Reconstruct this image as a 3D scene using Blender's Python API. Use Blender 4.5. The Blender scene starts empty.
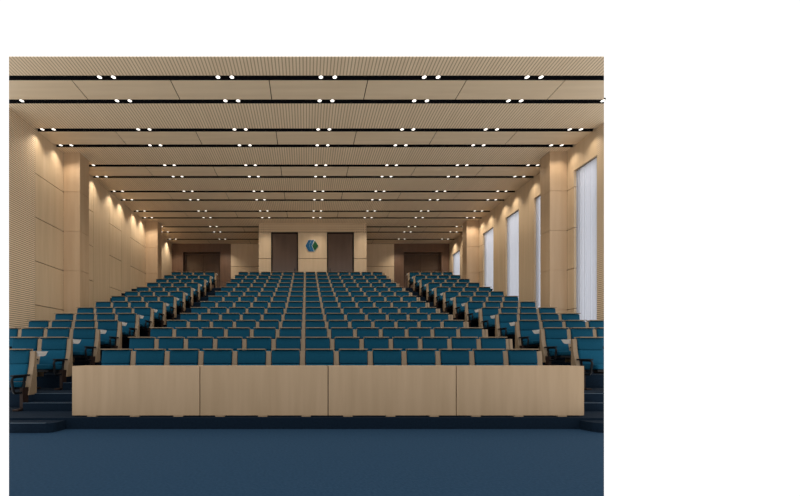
import bpy, bmesh, math, random
from mathutils import Vector
random.seed(4)
S = bpy.context.scene
COL = S.collection
# ------------------------------------------------------------------ camera
EYE = 1.02
cam_d = bpy.data.cameras.new('camera')
cam = bpy.data.objects.new('camera', cam_d); COL.objects.link(cam)
cam.location = (0, 0, EYE); cam.rotation_euler = (math.pi/2, 0, 0)
cam_d.sensor_width = 36; cam_d.lens = 369/800*36
cam_d.shift_x = .1175; cam_d.shift_y = .135
cam_d.clip_start = .05; cam_d.clip_end = 200
S.camera = cam
# ------------------------------------------------------------------ daylight
w = bpy.data.worlds.new('daylight'); S.world = w; w.use_nodes = True
bg = w.node_tree.nodes['Background']
bg.inputs['Color'].default_value = (1, 1, .995, 1); bg.inputs['Strength'].default_value = 1.07
# ------------------------------------------------------------------ exposure
S.view_settings.view_transform = 'Standard'; S.view_settings.look = 'None'
S.view_settings.gamma = 1; S.view_settings.exposure = 0; S.view_settings.use_curve_mapping = False
SPOT_W, WALL_W = 58, 34
LAMP_COL = (1, .90, .76)

# ------------------------------------------------------------------ materials
def mat(name, col, rough=.6, metal=0, spec=.5):
    m = bpy.data.materials.new(name); m.use_nodes = True
    b = m.node_tree.nodes['Principled BSDF']
    b.inputs['Base Color'].default_value = (*col, 1)
    b.inputs['Roughness'].default_value = rough; b.inputs['Metallic'].default_value = metal
    b.inputs['Specular IOR Level'].default_value = spec
    return m
def nd(m, t): return m.node_tree.nodes.new(t)
def ln(m, a, b): m.node_tree.links.new(a, b)
def mth(m, op, a, b=None):
    n = nd(m, 'ShaderNodeMath'); n.operation = op
    for i, v in enumerate((a, b)):
        if v is None: continue
        if hasattr(v, 'default_value'): ln(m, v, n.inputs[i])
        else: n.inputs[i].default_value = v
    return n.outputs[0]
def noisy(name, c1, c2, scale, rough=.6, spec=.4, detail=4, bump=0):
    """two-tone noise; scale is a vector so that grain can be drawn out"""
    m = mat(name, c1, rough, 0, spec); b = m.node_tree.nodes['Principled BSDF']
    g = nd(m, 'ShaderNodeNewGeometry'); mp = nd(m, 'ShaderNodeMapping'); mp.inputs['Scale'].default_value = scale
    ln(m, g.outputs['Position'], mp.inputs[0])
    n = nd(m, 'ShaderNodeTexNoise'); n.inputs['Scale'].default_value = 1; n.inputs['Detail'].default_value = detail
    ln(m, mp.outputs[0], n.inputs['Vector'])
    r = nd(m, 'ShaderNodeValToRGB'); r.color_ramp.elements[0].position = .3; r.color_ramp.elements[1].position = .7
    r.color_ramp.elements[0].color = (*c1, 1); r.color_ramp.elements[1].color = (*c2, 1)
    ln(m, n.outputs['Fac'], r.inputs[0]); ln(m, r.outputs[0], b.inputs['Base Color'])
    if bump:
        bp = nd(m, 'ShaderNodeBump'); bp.inputs['Strength'].default_value = bump; bp.inputs['Distance'].default_value = .01
        ln(m, n.outputs['Fac'], bp.inputs['Height']); ln(m, bp.outputs[0], b.inputs['Normal'])
    m['out'] = r.name
    return m
def drilled(m, axes, dark, duty):
    """rows of holes or grooves in a wood panel: axes = ((axis, period), ...)"""
    b = m.node_tree.nodes['Principled BSDF']; g = nd(m, 'ShaderNodeNewGeometry'); sp = nd(m, 'ShaderNodeSeparateXYZ')
    ln(m, g.outputs['Position'], sp.inputs[0])
    f = None
    for ax, per in axes:
        v = mth(m, 'FRACT', mth(m, 'DIVIDE', sp.outputs[ax], per))
        k = mth(m, 'LESS_THAN', v, duty)
        f = k if f is None else mth(m, 'MULTIPLY', f, k)
    mx = nd(m, 'ShaderNodeMix'); mx.data_type = 'RGBA'
    ln(m, f, mx.inputs['Factor']); ln(m, m.node_tree.nodes[m['out']].outputs[0], mx.inputs['A'])
    mx.inputs['B'].default_value = (*dark, 1)
    ln(m, mx.outputs['Result'], b.inputs['Base Color'])
    return m
OAK1, OAK2 = (.56, .415, .26), (.63, .475, .31)
M = {}
M['oak'] = noisy('oak_veneer', OAK1, OAK2, (6, 6, .5), .5)
M['oak_pillar'] = noisy('oak_pillar_veneer', (.47, .32, .19), (.53, .375, .235), (5, 5, .4), .5)
M['oak_ceiling'] = noisy('oak_ceiling_veneer', (.68, .53, .36), (.74, .59, .41), (.5, 6, 6), .55)
M['oak_grooved'] = drilled(noisy('oak_grooved_ceiling', (.74, .58, .40), (.80, .64, .45), (6, .5, 6), .6), ((0, .083),), (.45, .34, .22), .33)
M['oak_drilled'] = drilled(noisy('oak_drilled_wall', (.74, .57, .385), (.80, .62, .425), (6, 6, .5), .6), ((2, .06),), (.34, .25, .16), .42)
M['oak_fine'] = noisy('oak_fluted_wall', (.52, .385, .24), (.61, .455, .295), (14, 14, .3), .6)
M['oak_header'] = drilled(noisy('oak_drilled_header', (.5, .36, .22), (.56, .41, .26), (6, 6, .5), .6), ((0, .12), (2, .12)), (.3, .21, .13), .5)
M['oak_desk'] = noisy('oak_desk_veneer', (.38, .26, .15), (.44, .305, .185), (9, 9, .7), .5)
M['oak_chair'] = noisy('oak_chair_panel', (.25, .17, .10), (.30, .21, .13), (12, 12, 2), .5)
M['brown'] = noisy('dark_walnut', (.115, .062, .036), (.15, .083, .05), (6, 6, .6), .45)
M['door'] = noisy('brown_lacquer', (.075, .043, .028), (.09, .052, .035), (5, 5, .5), .25, .6)
M['black'] = mat('black_slot_paint', (.004, .004, .005), .9, 0, .1)
M['backing'] = mat('dark_joint_backing', (.06, .04, .028), .9, 0, .1)
M['black_metal'] = mat('black_coated_steel', (.005, .006, .008), .55, 0, .2)
M['dark_wood'] = mat('dark_stained_wood', (.022, .011, .008), .6, 0, .2)
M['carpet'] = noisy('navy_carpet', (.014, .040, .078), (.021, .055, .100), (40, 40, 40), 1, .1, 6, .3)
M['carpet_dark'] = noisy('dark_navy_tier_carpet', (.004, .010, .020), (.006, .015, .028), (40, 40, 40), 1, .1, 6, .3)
M['nosing'] = mat('stair_nosing', (.015, .04, .07), .6)
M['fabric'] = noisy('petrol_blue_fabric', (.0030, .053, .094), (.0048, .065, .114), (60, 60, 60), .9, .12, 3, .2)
M['fabric_lit'] = noisy('petrol_blue_fabric_lit', (.0038, .066, .119), (.006, .078, .138), (60, 60, 60), .9, .12, 3, .2)  # same fabric, lightened: light on the upward-tilted pads painted into the colour
M['tablet'] = mat('pale_grey_laminate', (.62, .58, .54), .5)
M['frame'] = mat('dark_bronze_window_frame', (.03, .025, .022), .4)
M['trim_pale'] = mat('pale_window_reveal', (.62, .6, .56), .6)
M['logo_blue'] = mat('emblem_blue', (.010, .085, .19), .6, 0, .2)
M['logo_mid'] = mat('emblem_light_blue', (.013, .11, .24), .6, 0, .2)
M['logo_green'] = mat('emblem_green', (.006, .075, .022), .6, 0, .2)
M['logo_white'] = mat('emblem_white', (.75, .75, .7), .4)
m = bpy.data.materials.new('lit_lamp_glass'); m.use_nodes = True
b = m.node_tree.nodes['Principled BSDF']; b.inputs['Emission Color'].default_value = (1, .95, .86, 1); b.inputs['Emission Strength'].default_value = 1.6
try: m.cycles.emission_sampling = 'NONE'
except Exception: pass
M['lamp'] = m
m = bpy.data.materials.new('window_glass'); m.use_nodes = True
nt = m.node_tree; nt.nodes.remove(nt.nodes['Principled BSDF'])
tp = nt.nodes.new('ShaderNodeBsdfTransparent'); tp.inputs['Color'].default_value = (.96, .98, 1, 1)
gl = nt.nodes.new('ShaderNodeBsdfGlossy'); gl.inputs['Roughness'].default_value = .02
fr = nt.nodes.new('ShaderNodeFresnel'); fr.inputs['IOR'].default_value = 1.3
ms = nt.nodes.new('ShaderNodeMixShader'); nt.links.new(fr.outputs[0], ms.inputs[0])
nt.links.new(tp.outputs[0], ms.inputs[1]); nt.links.new(gl.outputs[0], ms.inputs[2])
nt.links.new(ms.outputs[0], nt.nodes['Material Output'].inputs[0])
M['glass'] = m
m = bpy.data.materials.new('sheer_white_voile'); m.use_nodes = True
nt = m.node_tree; nt.nodes.remove(nt.nodes['Principled BSDF'])
tr = nt.nodes.new('ShaderNodeBsdfTranslucent'); tr.inputs['Color'].default_value = (.92, .93, 1, 1)
df = nt.nodes.new('ShaderNodeBsdfDiffuse'); df.inputs['Color'].default_value = (.75, .76, .8, 1)
ms = nt.nodes.new('ShaderNodeMixShader'); ms.inputs[0].default_value = .06
nt.links.new(tr.outputs[0], ms.inputs[1]); nt.links.new(df.outputs[0], ms.inputs[2])
nt.links.new(ms.outputs[0], nt.nodes['Material Output'].inputs[0])
M['voile'] = m

# ------------------------------------------------------------------ mesh helpers
def box(bm, x0, x1, y0, y1, z0, z1, bev=0, seg=2):
    v = [bm.verts.new((x, y, z)) for z in (z0, z1) for (x, y) in ((x0, y0), (x1, y0), (x1, y1), (x0, y1))]
    fs = [bm.faces.new([v[i] for i in q]) for q in ((3, 2, 1, 0), (4, 5, 6, 7), (0, 1, 5, 4), (1, 2, 6, 5), (2, 3, 7, 6), (3, 0, 4, 7))]
    if bev:
        es = list({e for f in fs for e in f.edges})
        bmesh.ops.bevel(bm, geom=es, offset=bev, segments=seg, affect='EDGES', profile=.5)
    return v
def prism_z(bm, pts, z0, z1):
    lo = [bm.verts.new((x, y, z0)) for x, y in pts]; hi = [bm.verts.new((x, y, z1)) for x, y in pts]
    n = len(pts); bm.faces.new(lo[::-1]); bm.faces.new(hi)
    for i in range(n): bm.faces.new((lo[i], lo[(i+1) % n], hi[(i+1) % n], hi[i]))
def prism_x(bm, pts, x0, x1, bev=0):
    lo = [bm.verts.new((x0, y, z)) for y, z in pts]; hi = [bm.verts.new((x1, y, z)) for y, z in pts]
    n = len(pts); fs = [bm.faces.new(lo[::-1]), bm.faces.new(hi)]
    for i in range(n): fs.append(bm.faces.new((lo[i], lo[(i+1) % n], hi[(i+1) % n], hi[i])))
    if bev:
        bmesh.ops.bevel(bm, geom=list({e for f in fs for e in f.edges}), offset=bev, segments=2, affect='EDGES', profile=.5)
def prism_y(bm, pts, y0, y1):
    lo = [bm.verts.new((x, y0, z)) for x, z in pts]; hi = [bm.verts.new((x, y1, z)) for x, z in pts]
    n = len(pts); bm.faces.new(lo); bm.faces.new(hi[::-1])
    for i in range(n): bm.faces.new((lo[(i+1) % n], lo[i], hi[i], hi[(i+1) % n]))
def disc(bm, r, z0, z1, n=20):
    prism_z(bm, [(r*math.cos(2*math.pi*i/n), r*math.sin(2*math.pi*i/n)) for i in range(n)], z0, z1)
def ring(bm, r0, r1, z0, z1, n=20):
    rows = [[bm.verts.new((r*math.cos(2*math.pi*i/n), r*math.sin(2*math.pi*i/n), z)) for i in range(n)] for r, z in ((r0, z0), (r1, z0), (r1, z1), (r0, z1))]
    for k in range(4):
        for i in range(n): bm.faces.new((rows[k][i], rows[k][(i+1) % n], rows[(k+1) % 4][(i+1) % n], rows[(k+1) % 4][i]))
def tube(bm, pts, r, n=8, closed=False):
    pts = [Vector(p) for p in pts]; N = len(pts); rings = []
    for i, p in enumerate(pts):
        a = pts[(i-1) % N] if (closed or i > 0) else p; c = pts[(i+1) % N] if (closed or i < N-1) else p
        t = (c-a).normalized(); u = t.cross(Vector((1, 0, 0)))
        if u.length < .1: u = t.cross(Vector((0, 0, 1)))
        u.normalize(); v = t.cross(u)
        rings.append([bm.verts.new(p+u*r*math.cos(2*math.pi*k/n)+v*r*math.sin(2*math.pi*k/n)) for k in range(n)])
    for i in range(N if closed else N-1):
        A, B = rings[i], rings[(i+1) % N]
        for k in range(n): bm.faces.new((A[k], A[(k+1) % n], B[(k+1) % n], B[k]))
    if not closed: bm.faces.new(rings[0][::-1]); bm.faces.new(rings[-1])
def obj(name, bm, m, parent=None, smooth=False):
    me = bpy.data.meshes.new(name)
    bmesh.ops.recalc_face_normals(bm, faces=bm.faces[:]); bm.to_mesh(me); bm.free()
    me.materials.append(M[m])
    if smooth:
        for p in me.polygons: p.use_smooth = True
    o = bpy.data.objects.new(name, me); COL.objects.link(o)
    if parent: o.parent = parent
    return o
def bxo(name, m, dims, parent=None, bev=0):
    bm = bmesh.new(); box(bm, *dims, bev=bev); return obj(name, bm, m, parent)
def struct(o): o['kind'] = 'structure'; return o
def sbox(name, m, *dims): return struct(bxo(name, m, dims))
def empty(name, loc=(0, 0, 0)):
    o = bpy.data.objects.new(name, None); COL.objects.link(o); o.location = loc; o.empty_display_size = .1
    return o
def tag(o, label, cat, group=None):
    o['label'] = label; o['category'] = cat
    if group: o['group'] = group
    return o
def dup(root, loc):
    r = root.copy(); COL.objects.link(r); r.location = loc
    for ch in list(root.children):
        c = ch.copy(); COL.objects.link(c); c.parent = r
        for g in list(ch.children):
            d = g.copy(); COL.objects.link(d); d.parent = c
    return r
ORD = 'zeroth first second third fourth fifth sixth seventh eighth ninth tenth eleventh twelfth thirteenth fourteenth'.split()

# ------------------------------------------------------------------ layout numbers
XL, XR, CEIL, YB = -8.355, 8.935, 8.02, 23.0
LS, RS = -.805, .8076                 # the part of the hall that is built opens out along these two plan lines
NR = 14
ROWY = [None]+[6.11+.95*i for i in range(NR)]
TOPS = [None, .124, .365, .618, .871, 1.148, 1.43, 1.744, 2.07, 2.40, 2.74, 3.10, 3.46, 3.83, 4.2]
TIER = [None]+[1.02+t-.985 for t in TOPS[1:]]; TIER[1] = .155
SLOT = [9.28, 10.14, 11.42, 12.28, 13.56, 14.42, 15.70, 16.56, 17.84, 18.70, 19.99, 20.85, 22.13]
LAMPX = [-7.99, -5.02, -2.04, .55, 3.15, 5.74, 8.34]
def plan(y0, y1, xl=XL, xr=XR):
    """plan outline between two depths, kept inside the built part of the hall"""
    yl, yr = xl/LS, xr/RS
    L = [(max(xl, LS*y0), y0)]+([(xl, yl)] if y0 < yl < y1 else [])+[(max(xl, LS*y1), y1)]
    R = [(min(xr, RS*y0), y0)]+([(xr, yr)] if y0 < yr < y1 else [])+[(min(xr, RS*y1), y1)]
    return R+L[::-1]
def slab(name, m, y0, y1, z0, z1, **k):
    bm = bmesh.new(); prism_z(bm, plan(y0, y1, **k), z0, z1); return struct(obj(name, bm, m))

# ------------------------------------------------------------------ floor and tiers
slab('floor', 'carpet', 2.4, 5.9, -.1, 0)
edge = [5.15]+[ROWY[n-1]+.15 for n in range(2, NR+1)]+[YB+.1]
for n in range(1, NR+1):
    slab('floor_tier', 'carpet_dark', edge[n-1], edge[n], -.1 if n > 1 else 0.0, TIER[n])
AIS = ((-4.45, -3.44), (3.92, 5.02))
for x0, x1 in AIS:
    for n in range(2, NR+1):
        y = ROWY[n-1]; a, b_ = TIER[n-1], TIER[n]; h = (a+b_)/2
        for y0, y1, t in ((y-.31, y-.06, h), (y-.06, y+.15, b_)):
            if x1 > RS*y0 and x1 > 0: xx = min(x1, RS*y0)
            else: xx = x1
            bm = bmesh.new(); box(bm, x0, xx, y0, y1, a, t)
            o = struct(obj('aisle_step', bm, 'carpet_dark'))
            bxo('nosing', 'nosing', (x0, xx, y0-.004, y0+.035, t, t+.006), o)
# low step in front of each side block
bm = bmesh.new()
arc = [(-3.46+.1*math.cos(a), 4.99+.1*math.sin(a)) for a in [-math.pi/2+i*math.pi/12 for i in range(7)]]
prism_z(bm, [(LS*4.89, 4.89)]+arc+[(-3.36, 5.15), (LS*5.15, 5.15)], 0, .125)
o = struct(obj('floor_step', bm, 'carpet_dark'))
bxo('nosing', 'nosing', (LS*4.89, -3.46, 4.886, 4.92, .125, .131), o)
bm = bmesh.new()
prism_z(bm, [(3.82, 5.15), (3.83, 5.06), (3.86, 4.97), (3.91, 4.92), (RS*4.89, 4.89), (RS*5.15, 5.15)], 0, .125)
struct(obj('floor_step', bm, 'carpet_dark'))

# ------------------------------------------------------------------ ceiling: grooved and plain bands with black slots between
HW = .07
bm = bmesh.new(); prism_z(bm, plan(9.0, YB+.3), CEIL+.10, CEIL+.2); struct(obj('ceiling', bm, 'backing'))
for k, y in enumerate(SLOT):
    bm = bmesh.new()
    for a, c, z0, z1 in ((y-HW-.02, y-HW, .014, .10), (y+HW, y+HW+.02, .0, .10), (y-HW, y+HW, .055, .10)):
        prism_z(bm, plan(a, c), CEIL+z0, CEIL+z1)
    struct(obj('trim_%d' % (k+1), bm, 'black'))
bands = [8.64]
for s in SLOT: bands += [s-HW, s+HW+.02]
bands.append(YB)
for i in range(0, len(bands), 2):
    k = i//2
    if k % 2 == 0:
        slab('ceiling', 'oak_grooved', bands[i], bands[i+1], CEIL, CEIL+.014)
    else:
        joints = [-5.95+2.507*j for j in range(6)]
        bm = bmesh.new()
        out = plan(bands[i], bands[i+1]); y0, y1 = bands[i], bands[i+1]
        l0, l1 = max(XL, LS*y0), max(XL, LS*y1); r0, r1 = min(XR, RS*y0), min(XR, RS*y1)
        cuts = [(l0, l1)]+[(j, j) for j in joints]+[(r0, r1)]
        for q in range(len(cuts)-1):
            a, c = cuts[q], cuts[q+1]; g = .011
            ga = g if q else 0; gc = g if q < len(cuts)-2 else 0
            prism_z(bm, [(a[0]+ga, y0), (c[0]-gc, y0), (c[1]-gc, y1), (a[1]+ga, y1)], CEIL, CEIL+.014)
        struct(obj('ceiling', bm, 'oak_ceiling'))

# ------------------------------------------------------------------ side walls
COURSES = [0, 1.25, 2.60, 3.955, 5.31, 6.665, CEIL]
def courses_x(bm, xa, xb, y0, y1, g=.011):
    for i in range(len(COURSES)-1):
        box(bm, xa, xb, y0+g/2, y1-g/2, COURSES[i]+(g if i else 0), COURSES[i+1]-g if i < len(COURSES)-2 else CEIL+.1)
def wall_piece(name, m, side, y0, y1, courses):
    xa, xb = (XL-.10, XL) if side < 0 else (XR, XR+.10)
    bm = bmesh.new()
    if courses: courses_x(bm, xa, xb, y0, y1)
    elif y0 == XL/LS: prism_z(bm, [(XL, y0), (XL, y1-.003), (XL-.1, y1-.003), (XL-.1, (XL-.1)/LS)], 0, CEIL+.1)
    elif y0 == XR/RS: prism_z(bm, [(XR, y0), (XR+.1, (XR+.1)/RS), (XR+.1, y1-.003), (XR, y1-.003)], 0, CEIL+.1)
    else: box(bm, xa, xb, y0+.003, y1-.003, 0, CEIL+.1)
    return struct(obj(name, bm, m))
sbox('wall_left', 'backing', XL-.3, XL-.10, (XL-.3)/LS+.02, YB+.3, -.1, CEIL+.1)
for m_, y0, y1, c in (('oak_drilled', XL/LS, 11.38, 0), ('oak', 11.38, 12.70, 1), ('oak', 13.23, 14.50, 1), ('oak_fine', 14.50, 15.68, 0),
                      ('oak', 15.68, 16.70, 1), ('oak_fine', 16.70, 17.56, 0), ('oak', 17.56, 19.20, 1), ('oak', 19.73, 21.1, 1), ('oak_fine', 21.1, YB, 0)):
    wall_piece('wall_left', m_, -1, y0, y1, c)
def pillar(x0, x1, y0, y1):
    bm = bmesh.new(); g = .011
    for i in range(len(COURSES)-1):
        box(bm, x0, x1, y0, y1, COURSES[i]+(g if i else 0), COURSES[i+1]-(g if i < len(COURSES)-2 else 0))
    box(bm, x0+.012, x1-.012, y0+.012, y1-.012, 0, CEIL)
    struct(obj('pillar', bm, 'oak_pillar'))
pillar(XL, -7.78, 12.70, 13.23); pillar(XL, -7.72, 19.20, 19.73)
pillar(8.34, XR, 12.62, 13.13); pillar(8.30, XR, 19.05, 19.58)
# right wall with its five tall windows
WIN = [(11.34, 12.30, 1.6), (13.55, 14.46, 2.3), (15.50, 16.52, 3.0), (17.60, 18.62, 3.7), (21.45, 22.55, 4.5)]
HEAD = 7.2
solid = [('oak_drilled', XR/RS, 11.34, 0), ('oak', 12.30, 12.62, 1), ('oak', 13.13, 13.55, 1), ('oak_fine', 14.46, 15.50, 0), ('oak_fine', 16.52, 17.60, 0),
         ('oak', 18.62, 19.05, 1), ('oak', 19.58, 21.45, 1), ('oak', 22.55, YB, 0)]
for m_, y0, y1, c in solid:
    wall_piece('wall_right', m_, 1, y0, y1, c)
ends = [11.30]+[v for w_ in WIN for v in w_[:2]]+[YB+.3]
for k in range(0, len(ends), 2):
    if k == 0: continue
    sbox('wall_right', 'backing', XR+.10, XR+.3, ends[k], ends[k+1], -.1, CEIL+.1)
for i, (y0, y1, sill) in enumerate(WIN):
    yb = max(y0, (XR+.3)/RS)          # the reveal nearest the camera is splayed
    for z0, z1 in ((HEAD, CEIL+.1), (-.1, sill)):
        bm = bmesh.new(); prism_z(bm, [(XR, y0), (XR+.3, yb), (XR+.3, y1), (XR, y1)], z0, z1); struct(obj('wall_right', bm, 'oak'))
    wn = empty('window_%d' % (i+1), (XR+.15, (y0+y1)/2, sill)); struct(wn)
    yf = y0 if i else y0+.09
    def rel(x0, x1, a, b_, z0, z1): return (x0-XR-.15, x1-XR-.15, a-(y0+y1)/2, b_-(y0+y1)/2, z0-sill, z1-sill)
    f = .045
    bm = bmesh.new()
    box(bm, *rel(XR+.2, XR+.27, yf, yf+f, sill, HEAD)); box(bm, *rel(XR+.2, XR+.27, y1-f, y1, sill, HEAD))
    box(bm, *rel(XR+.2, XR+.27, yf+f, y1-f, sill, sill+f)); box(bm, *rel(XR+.2, XR+.27, yf+f, y1-f, HEAD-f, HEAD))
    obj('window_frame', bm, 'frame', wn)
    bxo('pane', 'glass', rel(XR+.23, XR+.236, yf+f, y1-f, sill+f, HEAD-f), wn)
    # voile hung in soft folds inside the reveal
    bm = bmesh.new(); n = 96; prev = None
    for k in range(n+1):
        y = y0+.012+(y1-y0-.024)*k/n; x = XR+.08+.018*math.sin(k*2*math.pi/8)+.006*math.sin(k*1.3)
        a = bm.verts.new((x, y, sill+.02)); c = bm.verts.new((x, y, HEAD-.02))
        if prev: bm.faces.new((prev[0], a, c, prev[1]))
        prev = (a, c)
    cu = obj('sheer_curtain', bm, 'voile', None, True)
    tag(cu, 'sheer white curtain in the right wall window %s' % ('nearest the camera', 'just behind the nearest pillar', 'third from the front', 'just before the far pillar', 'at the far end beyond both pillars')[i], 'curtain', 'sheer curtains in the right windows')
    rl = bmesh.new(); tube(rl, [(XR+.08, y0+.02, HEAD-.014), (XR+.08, y1-.02, HEAD-.014)], .01)
    obj('curtain_rail', rl, 'frame', cu)

# ------------------------------------------------------------------ back wall
FB = TIER[NR]
def back_panel(x0, x1, m_='oak'):
    bm = bmesh.new(); g = .012
    for a, c in ((FB-.1, 4.9), (4.9, 6.60), (6.60, CEIL)): box(bm, x0, x1, YB, YB+.1, a+g, c-g)
    return struct(obj('wall_back', bm, m_))
back_panel(-4.68, -2.2); back_panel(2.9, 5.49)
sbox('wall_back', 'backing', XL-.3, XR+.3, YB+.9, YB+1.0, FB-.2, CEIL+.3)
sbox('wall_back', 'backing', -4.68, 5.49, YB+.1, YB+.2, FB-.2, CEIL+.3)
for x0, x1, d0, d1, k in ((XL, -4.68, -7.66, -5.36, 1), (5.49, XR, 6.1, 8.45, 2)):
    top = 7.5
    sbox('wall_back', 'brown', x0, d0, YB, YB+.9, FB-.1, CEIL)
    sbox('wall_back', 'brown', d1, x1, YB, YB+.9, FB-.1, CEIL)
    sbox('wall_back', 'brown', d0, d1, YB, YB+.9, top, CEIL)
    sbox('floor_tier', 'carpet_dark', d0, d1, YB+.1, YB+.9, FB-.15, FB)
    dr = struct(empty('door_%d' % k, ((d0+d1)/2, YB+.4, FB)))
    h = (d1-d0)/2
    for s in (-1, 1):
        lf = bxo('door_leaf', 'door', (min(.006*s, s*(h-.03)), max(.006*s, s*(h-.03)), 0, .05, .01, top-FB-.05), dr, .004)
        bm = bmesh.new(); tube(bm, [(s*.12, -.01, .95), (s*.12, -.05, .98), (s*.12, -.05, 1.42), (s*.12, -.01, 1.45)], .012); obj('door_handle', bm, 'black_metal', lf)
    bm = bmesh.new(); box(bm, -h, -h+.03, -.02, .07, 0, top-FB); box(bm, h-.03, h, -.02, .07, 0, top-FB); box(bm, -h+.03, h-.03, -.02, .07, top-FB-.045, top-FB)
    obj('door_frame', bm, 'brown', dr)
# projecting middle bay with two tall glossy doors and the emblem
PX0, PX1, PY = -2.5, 3.2, 19.5
dl, drr = (-1.84, -.42), (1.11, 2.53)
DT = 1.02+123.7*PY/369; JT = 1.02+97.5*PY/369
sbox('wall_bay', 'oak_header', PX0, PX1, PY, PY+.25, DT+.01, CEIL)
for x0, x1 in ((PX0, dl[0]), (dl[1], drr[0]), (drr[1], PX1)):
    sbox('wall_bay', 'oak', x0, x1, PY, PY+.25, FB, JT-.014)
    sbox('wall_bay', 'oak', x0, x1, PY, PY+.25, JT+.014, DT-.01)
sbox('wall_bay', 'backing', PX0+.02, PX1-.02, PY+.25, PY+.3, FB, CEIL)
sbox('wall_bay', 'oak', PX0, PX0+.25, PY+.3, YB, FB, CEIL); sbox('wall_bay', 'oak', PX1-.25, PX1, PY+.3, YB, FB, CEIL)
for k, (x0, x1) in enumerate((dl, drr)):
    dr = struct(empty('door_%d' % (k+3), ((x0+x1)/2, PY, FB))); h = (x1-x0)/2; H = DT-FB
    bm = bmesh.new(); f = .05
    box(bm, -h, -h+f, -.03, .12, 0, H); box(bm, h-f, h, -.03, .12, 0, H); box(bm, -h+f, h-f, -.03, .12, H-f, H)
    obj('door_frame', bm, 'black', dr)
    lf = bxo('door_leaf', 'door', (-h+f, h-f, .05, .1, .01, H-f), dr, .003)
    bm = bmesh.new(); s = 1 if k == 0 else -1
    tube(bm, [(s*(h-.17), .05, .95), (s*(h-.17), .0, .98), (s*(h-.17), .0, 1.42), (s*(h-.17), .05, 1.45)], .012); obj('door_handle', bm, 'black_metal', lf)
em = empty('wall_emblem', (.31, PY-.035, 1.02+(356-245.9)*PY/369))
u = PY/369/8
P = lambda x, z: ((x-417.5)*u, (206.5-z)*u)
bm = bmesh.new(); prism_y(bm, [P(*p) for p in ((364, 207), (390, 159), (441, 159), (471, 207), (441, 254), (391, 254))][::-1], .015, .035); obj('backing_plate', bm, 'logo_white', em)
bm = bmesh.new(); prism_y(bm, [P(*p) for p in ((366, 207), (391, 161), (411, 161), (396, 207), (412, 252), (392, 252))][::-1], 0, .015); obj('left_chevron', bm, 'logo_blue', em)
bm = bmesh.new(); prism_y(bm, [P(*p) for p in ((397, 207), (412, 161), (437, 161), (417, 207), (437, 252), (413, 252))][::-1], 0, .015); o = obj('middle_chevron', bm, 'logo_mid', em)
bm = bmesh.new(); prism_y(bm, [P(*p) for p in ((420, 207), (441, 163), (469, 207), (441, 251))][::-1], 0, .015); o = obj('right_lozenge', bm, 'logo_green', em); o['label'] = 'green lozenge'
tag(em, 'blue and green hexagon emblem on the oak wall between two brown doors', 'emblem')

# ------------------------------------------------------------------ front desk, four sections
DX0, DX1, DY = -3.34, 3.97, 5.26
DW = (DX1-DX0)/4
WHERE = ('at the left end of the row', 'second from the left', 'third from the left', 'at the right end of the row')
for k in range(4):
    t = tag(empty('front_desk', (DX0+DW*(k+.5), DY, TIER[1])), 'light oak front desk section %s' % WHERE[k], 'desk', 'front desk sections')
    h = DW/2-.006; zt = .877-TIER[1]
    bxo('front_panel', 'oak_desk', (-h, h, 0, .022, .017, zt), t, .002)
    bxo('desktop', 'oak_desk', (-h, h, .022, .34, zt-.03, zt), t, .002)
    for s in (-1, 1): bxo('side_panel', 'oak_desk', (min(s*h, s*(h-.025)), max(s*h, s*(h-.025)), .022, .33, .017, zt-.03), t)
    bxo('shelf', 'oak_desk', (-h+.025, h-.025, .05, .32, zt-.2, zt-.18), t)
    for fx in (-.63, -.02, .6): bxo('foot', 'oak_desk', (fx-.065, fx+.065, 0.004, .3, 0, .017), t)

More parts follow.
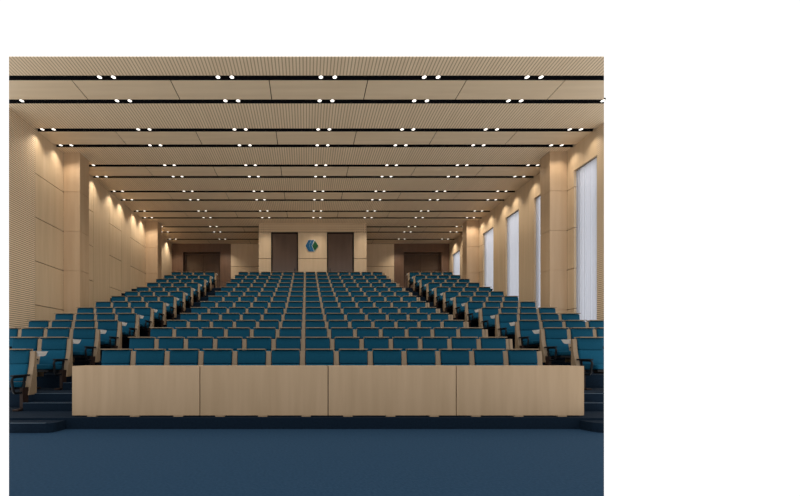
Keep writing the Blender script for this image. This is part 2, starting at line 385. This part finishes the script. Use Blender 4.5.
# ------------------------------------------------------------------ chairs
PITCH = .56
def make_chair(side):
    """side = +1: the oak standard is on the sitter's left (right in the photo)"""
    s = side; t = empty('auditorium_chair')
    px = s*PITCH/2
    bm = bmesh.new()
    prism_x(bm, [(.045, .23), (.045, .945), (.0, .945), (-.02, .72), (-.14, .23)], px-.042, px+.042, .006)
    obj('side_panel', bm, 'oak_chair', t)
    w_ = .232
    bm = bmesh.new()
    def pad(y0, z0, y1, z1, th, bv=.025):
        vs = box(bm, -w_, w_, -th, 0, 0, 1)
        for v in vs:
            z = v.co.z; v.co.y += y0+(y1-y0)*z; v.co.z = z0+(z1-z0)*z
        es = list({e for v in vs for e in v.link_edges}); bmesh.ops.bevel(bm, geom=es, offset=bv, segments=3, affect='EDGES', profile=.5)
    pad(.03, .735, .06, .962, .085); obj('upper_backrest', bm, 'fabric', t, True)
    bm = bmesh.new(); pad(-.03, .45, .03, .735, .085); obj('lower_backrest', bm, 'fabric_lit', t, True)
    bm = bmesh.new()
    vs = [bm.verts.new((x, y, z)) for x in (-w_, w_) for y, z in ((-.035, .47), (-.01, .94), (.062, .966), (.082, .966), (.075, .9), (.02, .42))]
    fs = [bm.faces.new(vs[:6]), bm.faces.new(vs[6:][::-1])]
    for i in range(6): bm.faces.new((vs[i], vs[6+i], vs[6+(i+1) % 6], vs[(i+1) % 6]))
    for v in bm.verts:
        if v.co.z < .95 and v.co.y < .05: v.co.y += .065
    box(bm, -w_, w_, -.075, .088, .970, .983, .003)
    obj('back_shell', bm, 'oak_chair', t)
    bm = bmesh.new(); vs = box(bm, -w_, w_, -.50, -.06, .385, .475)
    for v in vs:
        if v.co.y > -.3: v.co.z -= .03
    bmesh.ops.bevel(bm, geom=bm.edges[:], offset=.028, segments=3, affect='EDGES', profile=.5)
    obj('seat', bm, 'fabric_lit', t, True)
    bxo('seat_pan', 'black_metal', (-.2, .2, -.46, -.08, .335, .372), t)
    # arm: black loop in front of the oak standard with a pad on top
    ax = px
    bm = bmesh.new()
    tube(bm, [(ax, -.17, .53), (ax, -.36, .535), (ax, -.42, .515), (ax, -.43, .48), (ax, -.40, .32), (ax, -.37, .285), (ax, -.24, .28), (ax, -.20, .31)], .019, 8, True)
    obj('arm_loop', bm, 'black_metal', t, True)
    bxo('arm_pad', 'black_metal', (ax-.028, ax+.028, -.43, -.08, .54, .568), t, .008)
    bm = bmesh.new()
    box(bm, ax-.025, ax+.025, -.24, -.12, .03, .36); box(bm, ax-.05, ax+.05, -.36, -.04, 0, .03, .006)
    obj('pedestal', bm, 'dark_wood', t)
    bm = bmesh.new()
    prism_x(bm, [(.088, .86), (.088, .945), (.31, .945), (.25, .875), (.2, .86)], px-.042 if s < 0 else px-PITCH+.06, px+.042 if s > 0 else px+PITCH-.06, 0)
    o = obj('writing_tablet', bm, 'tablet', t); o['label'] = 'pale grey writing tablet'
    return t
def end_cut(root):
    """a chair standing across the line where the built part of the hall ends is sectioned there, cut faces closed"""
    for ch in list(root.children):
        for k, nrm in ((LS, Vector((-1, LS, 0))), (RS, Vector((1, -RS, 0)))):
            bm = bmesh.new(); bm.from_mesh(ch.data)
            d = [nrm.dot(v.co+root.location) for v in bm.verts]
            if max(d) <= 0: bm.free(); continue
            if min(d) >= 0: bm.free(); bpy.data.objects.remove(ch); break
            r = bmesh.ops.bisect_plane(bm, geom=bm.verts[:]+bm.edges[:]+bm.faces[:], plane_co=-root.location, plane_no=nrm, clear_outer=True)
            es = [e for e in r['geom_cut'] if isinstance(e, bmesh.types.BMEdge)]
            bmesh.ops.holes_fill(bm, edges=es, sides=0)
            me = ch.data.copy(); bm.to_mesh(me); bm.free(); ch.data = me
bm = None
proto = {1: make_chair(1), -1: make_chair(-1)}
used = set()
def chair(side, x, n, label, group):
    loc = (x, ROWY[n], TIER[n])
    if side in used: r = dup(proto[side], loc)
    else: r = proto[side]; r.location = loc; used.add(side)
    tag(r, label, 'chair', group)
    if n < 8 and group != 'chairs of the centre block': cutlist.append(r)
    return r
cutlist = []
for n in range(1, NR+1):
    row = 'front row' if n == 1 else ('back row' if n == NR else '%s row' % ORD[n])
    for k in range(13):
        nm = 'leftmost' if k == 0 else ('rightmost' if k == 12 else '%s from left' % ORD[k+1])
        r = chair(1, -2.858-.28+.56*k, n, 'blue auditorium chair, %s in %s of the centre block' % (nm, row), 'chairs of the centre block')
        if k == 12 and n > 1:
            sp = [c for c in r.children if c.name.startswith('side_panel')][0].copy(); COL.objects.link(sp); sp.parent = r; sp.name = 'end_panel'; sp.location.x = .044
    for k in range(4):
        xe = -4.53-.56*k
        pxr = 306+xe*369/ROWY[n]
        if pxr > 12:
            nm = 'beside the aisle' if k == 0 else ('nearest the wall' if k == 3 else '%s from the aisle' % ORD[k+1])
            chair(1, xe-.28, n, 'blue auditorium chair %s in %s of the left block' % (nm, row), 'chairs of the left block')
        xe = 5.14+.56*k
        pxr = 306+xe*369/ROWY[n]
        if pxr < 603:
            nm = 'beside the aisle' if k == 0 else ('nearest the windows' if k == 3 else '%s from the aisle' % ORD[k+1])
            chair(-1, xe+.28, n, 'blue auditorium chair %s in %s of the right block' % (nm, row), 'chairs of the right block')

for r in cutlist: end_cut(r)

# ------------------------------------------------------------------ downlights in the black slots
d0 = empty('downlight')
bm = bmesh.new(); disc(bm, .055, .0, .01); obj('lamp_glass', bm, 'lamp', d0)
bm = bmesh.new(); ring(bm, .055, .063, -.004, .037); obj('trim_ring', bm, 'black_metal', d0)
first = True
PAIR = ('pair at the left wall', 'second pair from left', 'third pair from left', 'middle pair', 'third pair from right', 'second pair from right', 'pair at the right wall')
def spot(x, y, watts, size=115, blend=.9):
    l = bpy.data.lights.new('downlight_beam', 'SPOT'); l.energy = watts; l.color = LAMP_COL; l.spot_size = math.radians(size); l.spot_blend = blend
    l.shadow_soft_size = .05
    o = bpy.data.objects.new('downlight_beam', l); COL.objects.link(o); o.location = (x, y, CEIL-.02)
for i, y in enumerate(SLOT):
    slot = 'frontmost slot' if i == 0 else ('rearmost slot' if i == len(SLOT)-1 else '%s slot from front' % ORD[i+1])
    for j, x in enumerate(LAMPX):
        if y > PY-.3 and PX0-.3 < x < PX1+.3: continue
        for s in (-1, 1):
            xx = x+.175*s
            if not (LS*y+.05 < xx < RS*y+.02): continue
            hit = False
            if not (XL+.08 < xx < XR-.08): continue
            loc = (xx, y+.005, CEIL+.018)
            if first: d = d0; d.location = loc; first = False
            else: d = dup(d0, loc)
            tag(d, 'round lit downlight, %s of %s, black %s' % ('left' if s < 0 else 'right', PAIR[j], slot), 'downlight', 'ceiling downlights')
        if not (LS*y+.2 < x < RS*y): continue
        G = .8+.125*i
        if j == 0:
            spot(XL+.22, y, WALL_W*G, 105, 1); spot(x+.175, y, SPOT_W*.5*G)
        elif j == 6:
            spot(XR-.3, y, WALL_W*G, 105, 1); spot(x-.175, y, SPOT_W*.5*G)
        else: spot(x, y, SPOT_W*G*(.6 if i > 7 and 1 < j < 5 else 1))
